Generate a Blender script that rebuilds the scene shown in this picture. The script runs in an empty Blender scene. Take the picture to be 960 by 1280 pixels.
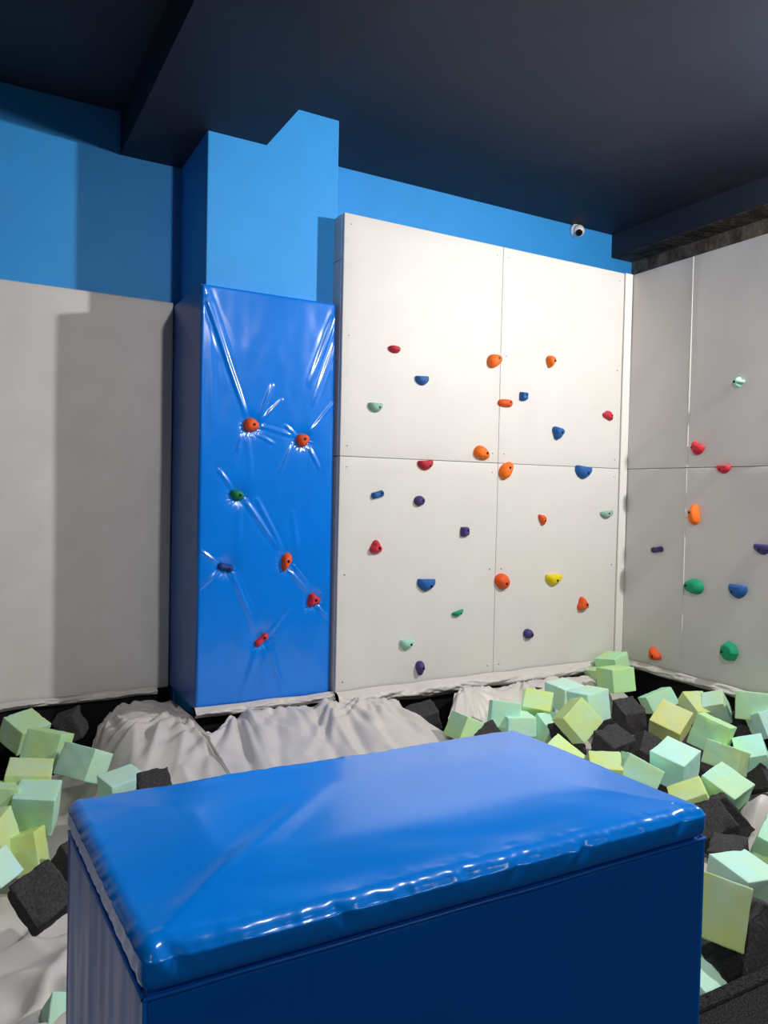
import bpy, bmesh, math, random
from mathutils import Vector, Matrix, Quaternion, noise

# ------------------------------------------------------------------ camera
scene = bpy.context.scene
COL = scene.collection
cam_data = bpy.data.cameras.new('camera')
cam = bpy.data.objects.new('camera', cam_data)
COL.objects.link(cam)
cam_data.sensor_fit = 'HORIZONTAL'
cam_data.sensor_width = 36.0
cam_data.lens = 948.0 / 960.0 * 36.0
cam_data.clip_start = 0.02
right = Vector((0.87439586, -0.4847558, 0.02106383))
up = Vector((-0.00525925, 0.03394025, 0.99941003))
fwd = Vector((0.48518472, 0.87399077, -0.02712776))
m = Matrix((right, up, -fwd)).transposed().to_4x4()
m.translation = (0, 0, 1.3)
cam.matrix_world = m
scene.camera = cam

# ------------------------------------------------------------------ light
scene.view_settings.view_transform = 'Standard'
scene.view_settings.look = 'None'
scene.view_settings.gamma = 1.0
scene.view_settings.exposure = 0.0
scene.cycles.use_denoising = True
scene.cycles.max_bounces = 8
scene.cycles.sample_clamp_indirect = 6.0
world = bpy.data.worlds.new('world')
scene.world = world
world.use_nodes = True
world.node_tree.nodes['Background'].inputs['Color'].default_value = (0.5, 0.55, 0.62, 1)
world.node_tree.nodes['Background'].inputs['Strength'].default_value = 0.05


def point_light(name, loc, power, radius, color=(1, 0.97, 0.93)):
    d = bpy.data.lights.new(name, 'POINT')
    d.energy = power
    d.shadow_soft_size = radius
    d.color = color
    o = bpy.data.objects.new(name, d)
    o.location = loc
    COL.objects.link(o)
    return o


def area_light(name, loc, power, sx, sy, color=(1, 0.97, 0.94), target=None):
    d = bpy.data.lights.new(name, 'AREA')
    d.shape = 'RECTANGLE'
    d.size = sx
    d.size_y = sy
    d.energy = power
    d.color = color
    o = bpy.data.objects.new(name, d)
    o.location = loc
    if target is not None:
        o.rotation_euler = (Vector(target) - Vector(loc)).to_track_quat('-Z', 'Y').to_euler()
    COL.objects.link(o)
    return o


def flood(name, loc, power, size, aim, color=(1, 0.97, 0.93)):
    o = area_light(name, loc, power, size, size, color, Vector(loc) + Vector(aim))
    o.data.shape = 'DISK'
    return o


flood('flood_lamp', (4.13, 1.24, 3.0), 112, 0.13, (-0.66, 0.70, -0.28))
flood('flood_lamp', (1.47, 0.80, 3.14), 44, 0.13, (0.05, 0.72, -0.69))
area_light('hall_light_panel', (-2.6, -2.2, 3.44), 50, 1.2, 1.2)  # unseen fill lights added behind the camera to raise the ambient
area_light('hall_light_panel', (2.6, -2.6, 3.44), 36, 1.2, 1.2)


# ------------------------------------------------------------------ helpers
def lin(c):
    return tuple(((v / 255) / 12.92 if v / 255 <= 0.04045 else ((v / 255 + 0.055) / 1.055) ** 2.4) for v in c)


def tag(o, label=None, category=None, group=None, kind=None):
    if label:
        o['label'] = label
    if category:
        o['category'] = category
    if group:
        o['group'] = group
    if kind:
        o['kind'] = kind
    return o


def link(name, me, mat=None, parent=None):
    o = bpy.data.objects.new(name, me)
    COL.objects.link(o)
    if mat is not None and me is not None and not me.materials:
        me.materials.append(mat)
    if parent is not None:
        o.parent = parent
    return o


def empty(name, loc, label, category, group=None):
    o = bpy.data.objects.new(name, None)
    o.location = loc
    o.empty_display_size = 0.1
    COL.objects.link(o)
    return tag(o, label, category, group)


def mesh_from(verts, faces, name='mesh', smooth=False):
    me = bpy.data.meshes.new(name)
    me.from_pydata(verts, [], faces)
    me.update()
    if smooth:
        me.polygons.foreach_set('use_smooth', [True] * len(me.polygons))
    return me


def boxmesh(x0, x1, y0, y1, z0, z1, bevel=0.0, seg=2):
    bm = bmesh.new()
    bmesh.ops.create_cube(bm, size=1.0)
    bmesh.ops.scale(bm, vec=(x1 - x0, y1 - y0, z1 - z0), verts=bm.verts)
    bmesh.ops.translate(bm, vec=((x0 + x1) / 2, (y0 + y1) / 2, (z0 + z1) / 2), verts=bm.verts)
    if bevel > 0:
        bmesh.ops.bevel(bm, geom=list(bm.edges), offset=bevel, segments=seg, profile=0.6, affect='EDGES')
    me = bpy.data.meshes.new('box')
    bm.to_mesh(me)
    bm.free()
    return me


def multibox(boxes):
    bm = bmesh.new()
    for (x0, x1, y0, y1, z0, z1) in boxes:
        r = bmesh.ops.create_cube(bm, size=1.0)
        bmesh.ops.scale(bm, vec=(x1 - x0, y1 - y0, z1 - z0), verts=r['verts'])
        bmesh.ops.translate(bm, vec=((x0 + x1) / 2, (y0 + y1) / 2, (z0 + z1) / 2), verts=r['verts'])
    me = bpy.data.meshes.new('boxes')
    bm.to_mesh(me)
    bm.free()
    return me


def gridmesh(nu, nv, fn, smooth=True):
    verts = [fn(i / nu, j / nv) for j in range(nv + 1) for i in range(nu + 1)]
    faces = []
    w = nu + 1
    for j in range(nv):
        for i in range(nu):
            a = j * w + i
            faces.append((a, a + 1, a + w + 1, a + w))
    return mesh_from(verts, faces, 'grid', smooth)


def rounded_box(dx, dy, dz, r, n, disp=None, smooth=True):
    """box of size dx,dy,dz centred on the origin, edges rounded by r, faces cut n times"""
    def cuts(L, k):
        inner = [-L / 2 + r + (L - 2 * r) * i / k for i in range(k + 1)]
        e = [0.0, 0.3, 0.62]
        return [-L / 2 + r * t for t in e] + inner + [L / 2 - r * t for t in reversed(e)]
    if isinstance(n, int):
        n = (n, n, n)
    cs = [cuts(dx, n[0]), cuts(dy, n[1]), cuts(dz, n[2])]
    half = (dx / 2, dy / 2, dz / 2)
    idx = {}
    verts = []
    faces = []

    def vid(p):
        key = (round(p[0], 6), round(p[1], 6), round(p[2], 6))
        if key in idx:
            return idx[key]
        c = Vector([max(-half[k] + r, min(half[k] - r, p[k])) for k in range(3)])
        d = Vector(p) - c
        nrm = d.normalized() if d.length > 1e-9 else Vector((0, 0, 1))
        q = c + nrm * r if d.length > 1e-9 else Vector(p)
        if disp:
            q = disp(q, nrm)
        idx[key] = len(verts)
        verts.append(q)
        return idx[key]
    for ax in range(3):
        u, v = (ax + 1) % 3, (ax + 2) % 3
        for s in (-1, 1):
            cu, cv = cs[u], cs[v]
            for i in range(len(cu) - 1):
                for j in range(len(cv) - 1):
                    quad = []
                    for (a, b) in ((i, j), (i + 1, j), (i + 1, j + 1), (i, j + 1)):
                        p = [0, 0, 0]
                        p[ax] = s * half[ax]
                        p[u] = cu[a]
                        p[v] = cv[b]
                        quad.append(vid(p))
                    faces.append(quad if s > 0 else quad[::-1])
    return mesh_from(verts, faces, 'rbox', smooth)


def seg_dist(px, py, x0, y0, x1, y1):
    dx, dy = x1 - x0, y1 - y0
    L = dx * dx + dy * dy
    t = 0 if L == 0 else max(0, min(1, ((px - x0) * dx + (py - y0) * dy) / L))
    ex, ey = px - x0 - t * dx, py - y0 - t * dy
    return math.hypot(ex, ey), t


# ------------------------------------------------------------------ materials
def newmat(name):
    mt = bpy.data.materials.new(name)
    mt.use_nodes = True
    nt = mt.node_tree
    b = nt.nodes['Principled BSDF']
    return mt, nt, b


def material(name, rgb, rough=0.5, spec=0.5, metallic=0.0, vary=0.0, vscale=3.0, rgb2=None, bump=0.0, bscale=80.0, coat=0.0, stretch=None, bdist=0.002):
    mt, nt, b = newmat(name)
    c = lin(rgb) + (1,)
    b.inputs['Base Color'].default_value = c
    b.inputs['Roughness'].default_value = rough
    b.inputs['Specular IOR Level'].default_value = spec
    b.inputs['Metallic'].default_value = metallic
    b.inputs['Coat Weight'].default_value = coat
    b.inputs['Coat Roughness'].default_value = 0.12
    b.inputs['Coat IOR'].default_value = 1.6
    tc = nt.nodes.new('ShaderNodeTexCoord')
    src = tc.outputs['Object']
    if stretch:
        mp = nt.nodes.new('ShaderNodeMapping')
        mp.inputs['Scale'].default_value = stretch
        nt.links.new(src, mp.inputs['Vector'])
        src = mp.outputs['Vector']
    if rgb2 is not None or vary:
        n = nt.nodes.new('ShaderNodeTexNoise')
        n.inputs['Scale'].default_value = vscale
        n.inputs['Detail'].default_value = 5
        nt.links.new(src, n.inputs['Vector'])
        rp = nt.nodes.new('ShaderNodeValToRGB')
        rp.color_ramp.elements[0].position = 0.35
        rp.color_ramp.elements[1].position = 0.7
        c2 = lin(rgb2) if rgb2 else tuple(v * (1 - vary) for v in c[:3])
        rp.color_ramp.elements[0].color = tuple(c2) + (1,)
        rp.color_ramp.elements[1].color = c
        nt.links.new(n.outputs['Fac'], rp.inputs['Fac'])
        nt.links.new(rp.outputs['Color'], b.inputs['Base Color'])
    if bump:
        n2 = nt.nodes.new('ShaderNodeTexNoise')
        n2.inputs['Scale'].default_value = bscale
        n2.inputs['Detail'].default_value = 4
        nt.links.new(src, n2.inputs['Vector'])
        bp = nt.nodes.new('ShaderNodeBump')
        bp.inputs['Strength'].default_value = bump
        bp.inputs['Distance'].default_value = bdist
        nt.links.new(n2.outputs['Fac'], bp.inputs['Height'])
        nt.links.new(bp.outputs['Normal'], b.inputs['Normal'])
    return mt


def foam_material(name, dark=False):
    mt, nt, b = newmat(name)
    b.inputs['Roughness'].default_value = 0.95
    b.inputs['Specular IOR Level'].default_value = 0.15
    oi = nt.nodes.new('ShaderNodeObjectInfo')
    tc = nt.nodes.new('ShaderNodeTexCoord')
    ad = nt.nodes.new('ShaderNodeVectorMath')
    ad.operation = 'ADD'
    ml = nt.nodes.new('ShaderNodeMath')
    ml.operation = 'MULTIPLY'
    ml.inputs[1].default_value = 37.0
    nt.links.new(oi.outputs['Random'], ml.inputs[0])
    nt.links.new(tc.outputs['Object'], ad.inputs[0])
    nt.links.new(ml.outputs[0], ad.inputs[1])
    if not dark:
        n = nt.nodes.new('ShaderNodeTexNoise')
        n.inputs['Scale'].default_value = 7.5
        n.inputs['Detail'].default_value = 2
        nt.links.new(ad.outputs['Vector'], n.inputs['Vector'])
        rp = nt.nodes.new('ShaderNodeValToRGB')
        rp.color_ramp.elements[0].position = 0.36
        rp.color_ramp.elements[0].color = lin((186, 238, 236)) + (1,)
        rp.color_ramp.elements[1].position = 0.66
        rp.color_ramp.elements[1].color = lin((216, 232, 140)) + (1,)
        e = rp.color_ramp.elements.new(0.5)
        e.color = lin((194, 234, 190)) + (1,)
        nt.links.new(n.outputs['Fac'], rp.inputs['Fac'])
        mx = nt.nodes.new('ShaderNodeMix')
        mx.data_type = 'RGBA'
        mx.inputs['Factor'].default_value = 0.33
        nt.links.new(oi.outputs['Color'], mx.inputs[6])
        nt.links.new(rp.outputs['Color'], mx.inputs[7])
        nt.links.new(mx.outputs[2], b.inputs['Base Color'])
        bs, bd = 160.0, 0.0012
    else:
        v = nt.nodes.new('ShaderNodeTexVoronoi')
        v.inputs['Scale'].default_value = 130.0
        nt.links.new(ad.outputs['Vector'], v.inputs['Vector'])
        rp = nt.nodes.new('ShaderNodeValToRGB')
        rp.color_ramp.elements[0].color = lin((50, 49, 52)) + (1,)
        rp.color_ramp.elements[1].color = lin((80, 78, 80)) + (1,)
        nt.links.new(v.outputs['Distance'], rp.inputs['Fac'])
        nt.links.new(rp.outputs['Color'], b.inputs['Base Color'])
        bs, bd = 70.0, 0.006
    n2 = nt.nodes.new('ShaderNodeTexNoise')
    n2.inputs['Scale'].default_value = bs
    n2.inputs['Detail'].default_value = 5
    nt.links.new(ad.outputs['Vector'], n2.inputs['Vector'])
    bp = nt.nodes.new('ShaderNodeBump')
    bp.inputs['Strength'].default_value = 0.6
    bp.inputs['Distance'].default_value = bd
    nt.links.new(n2.outputs['Fac'], bp.inputs['Height'])
    nt.links.new(bp.outputs['Normal'], b.inputs['Normal'])
    return mt


M = {
    'wall_blue': material('blue wall paint', (54, 160, 240), 0.55, 0.3, vary=0.06, vscale=4, bump=0.15, bscale=60),
    'ceiling': material('dark navy ceiling paint', (45, 50, 63), 0.62, 0.3, rgb2=(39, 45, 59), vscale=2.5, bump=0.2, bscale=45),
    'concrete': material('dark concrete', (116, 108, 98), 0.9, 0.2, rgb2=(66, 60, 54), vscale=9, bump=0.8, bscale=25, bdist=0.01),
    'hall': material('dark hall wall', (70, 74, 84), 0.7, 0.3),
    'carpet': material('black speckled carpet', (70, 68, 70), 0.95, 0.1, rgb2=(22, 21, 23), vscale=220, bump=1.0, bscale=260, bdist=0.004),
    'black': material('black pit padding', (20, 20, 22), 0.7, 0.2),
    'mat_grey': material('grey wall mat vinyl', (224, 221, 219), 0.5, 0.4, vary=0.07, vscale=5, bump=0.12, bscale=14, bdist=0.004),
    'panel': material('off white panel vinyl', (217, 215, 212), 0.5, 0.4, vary=0.04, vscale=4, bump=0.1, bscale=9, bdist=0.005),
    'panel_side': material('off white side panel vinyl', (218, 215, 214), 0.5, 0.4, vary=0.06, vscale=3, bump=0.14, bscale=6, bdist=0.008),
    'trim_white': material('white edge trim', (228, 226, 222), 0.45, 0.4),
    'screw': material('steel screw', (120, 118, 116), 0.4, 0.5, metallic=0.8),
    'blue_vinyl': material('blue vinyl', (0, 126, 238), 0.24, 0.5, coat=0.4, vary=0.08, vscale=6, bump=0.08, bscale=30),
    'blue_box': material('blue box vinyl', (0, 136, 250), 0.2, 0.5, vary=0.08, vscale=5, bump=0.08, bscale=26, bdist=0.003, coat=0.12),  # base colour brightened to stand in for light on the lid top
    'blue_box_side': material('blue box side vinyl', (0, 108, 214), 0.3, 0.45, vary=0.08, vscale=5, bump=0.08, bscale=26, bdist=0.003),  # same box vinyl darkened, shade of the sides put into the colour
    'blue_side': material('blue side vinyl', (30, 92, 180), 0.34, 0.5, vary=0.08, vscale=6, bump=0.1, bscale=22),  # darker, greyer copy of the pad vinyl, painting in its unlit side
    'liner': material('grey liner vinyl', (212, 207, 204), 0.42, 0.45, vary=0.05, vscale=6, bump=0.15, bscale=40),
    'white_plastic': material('white plastic', (238, 240, 242), 0.3, 0.5),
    'black_gloss': material('black glass', (14, 14, 16), 0.1, 0.6),
    'bolt': material('dark bolt', (30, 28, 28), 0.4, 0.5, metallic=0.5),
    'foam': foam_material('pastel foam'),
    'foam_dark': foam_material('charcoal foam', True),
}
HC = {'red': (190, 40, 58), 'crimson': (214, 50, 68), 'blue': (34, 98, 172), 'navy': (26, 66, 140), 'mint': (150, 190, 172),
      'mint2': (170, 222, 206), 'orange': (255, 122, 32), 'orange2': (240, 92, 34), 'purple': (72, 62, 124),
      'green': (18, 158, 116), 'green2': (24, 130, 88), 'yellow': (236, 212, 20)}
HM = {k: material('hold resin ' + k, v, 0.6, 0.35, vary=0.12, vscale=30, bump=0.5, bscale=320, bdist=0.001) for k, v in HC.items()}

HOLDS = [
    ('B', 2.242, 2.147, 0.077, 0.045, 'red', 'bean', -5, (0.45, 0.1), 'dark red bean-shaped climbing hold, highest one on the left white panels'),
    ('B', 2.441, 1.977, 0.092, 0.053, 'blue', 'scoop', 3, (0.2, 0.1), 'blue half-moon climbing hold just below the dark red bean hold'),
    ('B', 2.123, 1.791, 0.091, 0.052, 'mint', 'scoop', 0, (0.3, 0.1), 'pale grey-green half-moon climbing hold near the upper left panel edge'),
    ('B', 2.981, 2.155, 0.105, 0.082, 'orange', 'blob', 25, (0.3, 0.15), 'round orange climbing hold beside the top of the central panel seam'),
    ('B', 2.48, 1.464, 0.104, 0.056, 'red', 'scoop', 4, (0.3, -0.05), 'red half-moon climbing hold just under the horizontal panel seam, left side'),
    ('B', 2.149, 1.281, 0.081, 0.055, 'blue', 'bone', 15, (0.45, 0.15), 'blue bone-shaped climbing hold near the left panel edge'),
    ('B', 2.44, 1.247, 0.069, 0.059, 'purple', 'dome', 0, (0.2, 0.05), 'small dark purple knob climbing hold below the red half-moon one'),
    ('B', 2.781, 1.056, 0.059, 0.061, 'purple', 'box', 0, (0.2, 0.3), 'small dark purple square-topped climbing hold left of the central seam'),
    ('B', 2.143, 0.967, 0.07, 0.071, 'crimson', 'wedge', 0, (0.2, -0.1), 'crimson pointed climbing hold on the lower left white panel'),
    ('B', 2.503, 0.726, 0.123, 0.072, 'blue', 'scoop', -2, (0.25, -0.1), 'large blue half-moon climbing hold on the lower left white panel'),
    ('B', 2.744, 0.54, 0.086, 0.051, 'green', 'crescent', 15, (0.2, -0.1), 'green crescent climbing hold low on the left white panel'),
    ('B', 2.374, 0.368, 0.091, 0.059, 'mint2', 'scoop', 3, (0.3, 0.1), 'pale mint half-moon climbing hold low on the left white panel'),
    ('B', 2.47, 0.214, 0.07, 0.085, 'purple', 'tear', 0, (0.2, 0.1), 'purple teardrop climbing hold, lowest on the left white panel'),
    ('B', 3.449, 2.195, 0.087, 0.08, 'orange', 'tear', -8, (0.2, 0.1), 'orange teardrop climbing hold, highest on the right-hand white panel'),
    ('B', 3.08, 1.891, 0.111, 0.052, 'orange2', 'bar', 0, (0.4, 0.2), 'flat orange bar-shaped climbing hold right of the central seam'),
    ('B', 3.227, 1.946, 0.057, 0.058, 'blue', 'box', 0, (0.2, 0.3), 'small blue square-topped climbing hold beside the orange bar hold'),
    ('B', 3.992, 1.871, 0.085, 0.056, 'crimson', 'wedge', -20, (0.3, 0.1), 'small crimson climbing hold near the right edge of the upper panel'),
    ('B', 3.533, 1.726, 0.085, 0.079, 'blue', 'wedge', 170, (-0.1, 0.1), 'blue pointed-down climbing hold in the middle of the upper right panel'),
    ('B', 2.897, 1.56, 0.11, 0.082, 'orange', 'blob', -20, (0.35, 0.1), 'orange rounded climbing hold just above the horizontal seam, left of centre'),
    ('B', 3.097, 1.454, 0.118, 0.086, 'orange', 'blob', 50, (0.25, 0.2), 'orange rounded climbing hold just below the crossing of the panel seams'),
    ('B', 3.772, 1.459, 0.138, 0.081, 'blue', 'scoop', -6, (0.2, 0), 'large blue triangular climbing hold on the horizontal seam at right'),
    ('B', 3.416, 1.135, 0.073, 0.049, 'orange2', 'wedge', -60, (0.3, 0), 'tiny reddish orange climbing hold in the middle of the lower right panel'),
    ('B', 4.008, 1.167, 0.117, 0.051, 'mint', 'scoop', 6, (0, 0.4), 'grey-green half-moon climbing hold near the right-hand corner trim'),
    ('B', 3.09, 0.73, 0.112, 0.092, 'orange2', 'egg', -35, (0.2, -0.2), 'dark orange egg-shaped climbing hold on the lower central seam'),
    ('B', 3.529, 0.719, 0.136, 0.074, 'yellow', 'scoop', 0, (0.1, 0), 'yellow half-moon climbing hold, the only yellow one'),
    ('B', 3.799, 0.539, 0.083, 0.085, 'orange2', 'wedge', 10, (0.2, 0), 'reddish orange climbing hold to the lower right of the yellow one'),
    ('B', 3.321, 0.365, 0.076, 0.06, 'purple', 'dome', -20, (0.3, 0.1), 'dark purple round climbing hold, lowest on the right white panel'),
    ('R', 3.066, 2.021, 0.083, 0.064, 'mint2', 'star', 10, (-0.2, 0.1), 'pale mint knobbly climbing hold, highest on the grey side wall'),
    ('R', 3.355, 1.617, 0.093, 0.073, 'crimson', 'scoop', -25, (-0.4, 0.1), 'crimson climbing hold just above the seam on the grey side wall'),
    ('R', 3.153, 1.483, 0.095, 0.05, 'crimson', 'scoop', 0, (-0.2, 0), 'dark red half-moon climbing hold sitting on the side wall seam'),
    ('R', 3.357, 1.192, 0.093, 0.131, 'orange', 'tall', 0, (-0.2, 0.2), 'tall narrow orange climbing hold on the grey side wall'),
    ('R', 3.656, 0.938, 0.093, 0.055, 'purple', 'bone', 10, (-0.2, 0.1), 'small purple climbing hold near the corner on the side wall'),
    ('R', 2.866, 0.999, 0.114, 0.058, 'purple', 'scoop', 0, (-0.1, 0), 'purple half-moon climbing hold at the right edge of view'),
    ('R', 3.345, 0.72, 0.14, 0.094, 'green', 'egg', 90, (0.1, 0.4), 'green egg-shaped climbing hold on the grey side wall'),
    ('R', 3.022, 0.724, 0.121, 0.079, 'blue', 'scoop', 0, (-0.3, 0), 'blue half-moon climbing hold on the grey side wall'),
    ('R', 3.648, 0.211, 0.093, 0.075, 'orange2', 'wedge', 140, (-0.3, 0), 'orange climbing hold low on the side wall near the corner'),
    ('R', 3.064, 0.347, 0.121, 0.125, 'green', 'hex', 10, (-0.4, 0), 'large faceted green climbing hold low on the side wall'),
    ('P', 1.377, 1.649, 0.082, 0.076, 'orange2', 'blob', 0, (0.2, 0), 'orange rounded climbing hold, highest on the blue padded column'),
    ('P', 1.684, 1.582, 0.073, 0.072, 'orange2', 'blob', 30, (0.1, 0.1), 'orange climbing hold nearest the right edge of the blue pad top half'),
    ('P', 1.306, 1.263, 0.077, 0.057, 'green2', 'bean', -20, (0.2, 0.1), 'green climbing hold on the blue padded column'),
    ('P', 1.246, 0.871, 0.089, 0.054, 'navy', 'bone', -15, (0.4, -0.1), 'navy blue climbing hold at the left edge of the blue pad'),
    ('P', 1.597, 0.888, 0.07, 0.104, 'orange2', 'tear', -15, (0, 0.15), 'orange pointed-down climbing hold on the lower blue pad'),
    ('P', 1.769, 0.666, 0.073, 0.069, 'crimson', 'wedge', 20, (0.1, 0), 'dark red triangular climbing hold on the right of the blue pad'),
    ('P', 1.458, 0.458, 0.089, 0.054, 'crimson', 'bone', 38, (0.4, 0.1), 'crimson bone-shaped climbing hold, lowest on the blue padded column'),
]
FOLDS = [
    (1.115, 2.304, 1.349, 1.696, 0.012, 0.012),
    (1.114, 2.346, 1.25, 2.011, 0.007, 0.016),
    (1.494, 1.873, 1.427, 1.692, 0.007, 0.011),
    (1.552, 1.798, 1.427, 1.67, 0.006, 0.009),
    (1.328, 1.594, 1.298, 1.506, 0.006, 0.008),
    (1.442, 1.645, 1.652, 1.598, 0.006, 0.01),
    (1.415, 1.599, 1.523, 1.547, 0.004, 0.009),
    (1.866, 2.291, 1.724, 1.902, 0.01, 0.016),
    (1.87, 2.145, 1.746, 1.79, 0.006, 0.012),
    (1.872, 1.809, 1.72, 1.616, 0.008, 0.01),
    (1.578, 1.657, 1.651, 1.603, 0.006, 0.008),
    (1.623, 1.552, 1.549, 1.396, 0.008, 0.009),
    (1.721, 1.547, 1.789, 1.422, 0.006, 0.009),
    (1.202, 1.394, 1.284, 1.288, 0.006, 0.01),
    (1.348, 1.237, 1.567, 0.938, 0.008, 0.012),
    (1.421, 1.238, 1.587, 0.929, 0.006, 0.012),
    (1.618, 0.837, 1.743, 0.704, 0.008, 0.01),
    (1.646, 0.864, 1.747, 0.736, 0.005, 0.008),
    (1.104, 0.965, 1.21, 0.885, 0.008, 0.009),
    (1.107, 0.764, 1.211, 0.855, 0.008, 0.009),
    (1.277, 0.848, 1.434, 0.496, 0.008, 0.014),
    (1.309, 0.839, 1.462, 0.503, 0.004, 0.01),
    (1.49, 0.474, 1.621, 0.637, 0.005, 0.01),
    (1.501, 0.437, 1.602, 0.118, 0.005, 0.014),
    (1.435, 0.406, 1.339, 0.104, 0.005, 0.018),
    (1.785, 0.633, 1.873, 0.543, 0.005, 0.009),
    (1.749, 0.635, 1.71, 0.595, 0.006, 0.007),
    (1.321, 1.197, 1.312, 0.952, 0.003, 0.016),
    (1.36, 1.574, 1.382, 1.347, 0.003, 0.014),
    (1.473, 0.403, 1.478, 0.096, 0.003, 0.016),
    (1.316, 1.52, 1.273, 1.388, 0.003, 0.014),
    (1.626, 1.173, 1.664, 0.945, 0.003, 0.014),
    (1.137, 2.274, 1.174, 1.513, 0.003, 0.02),
]
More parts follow.
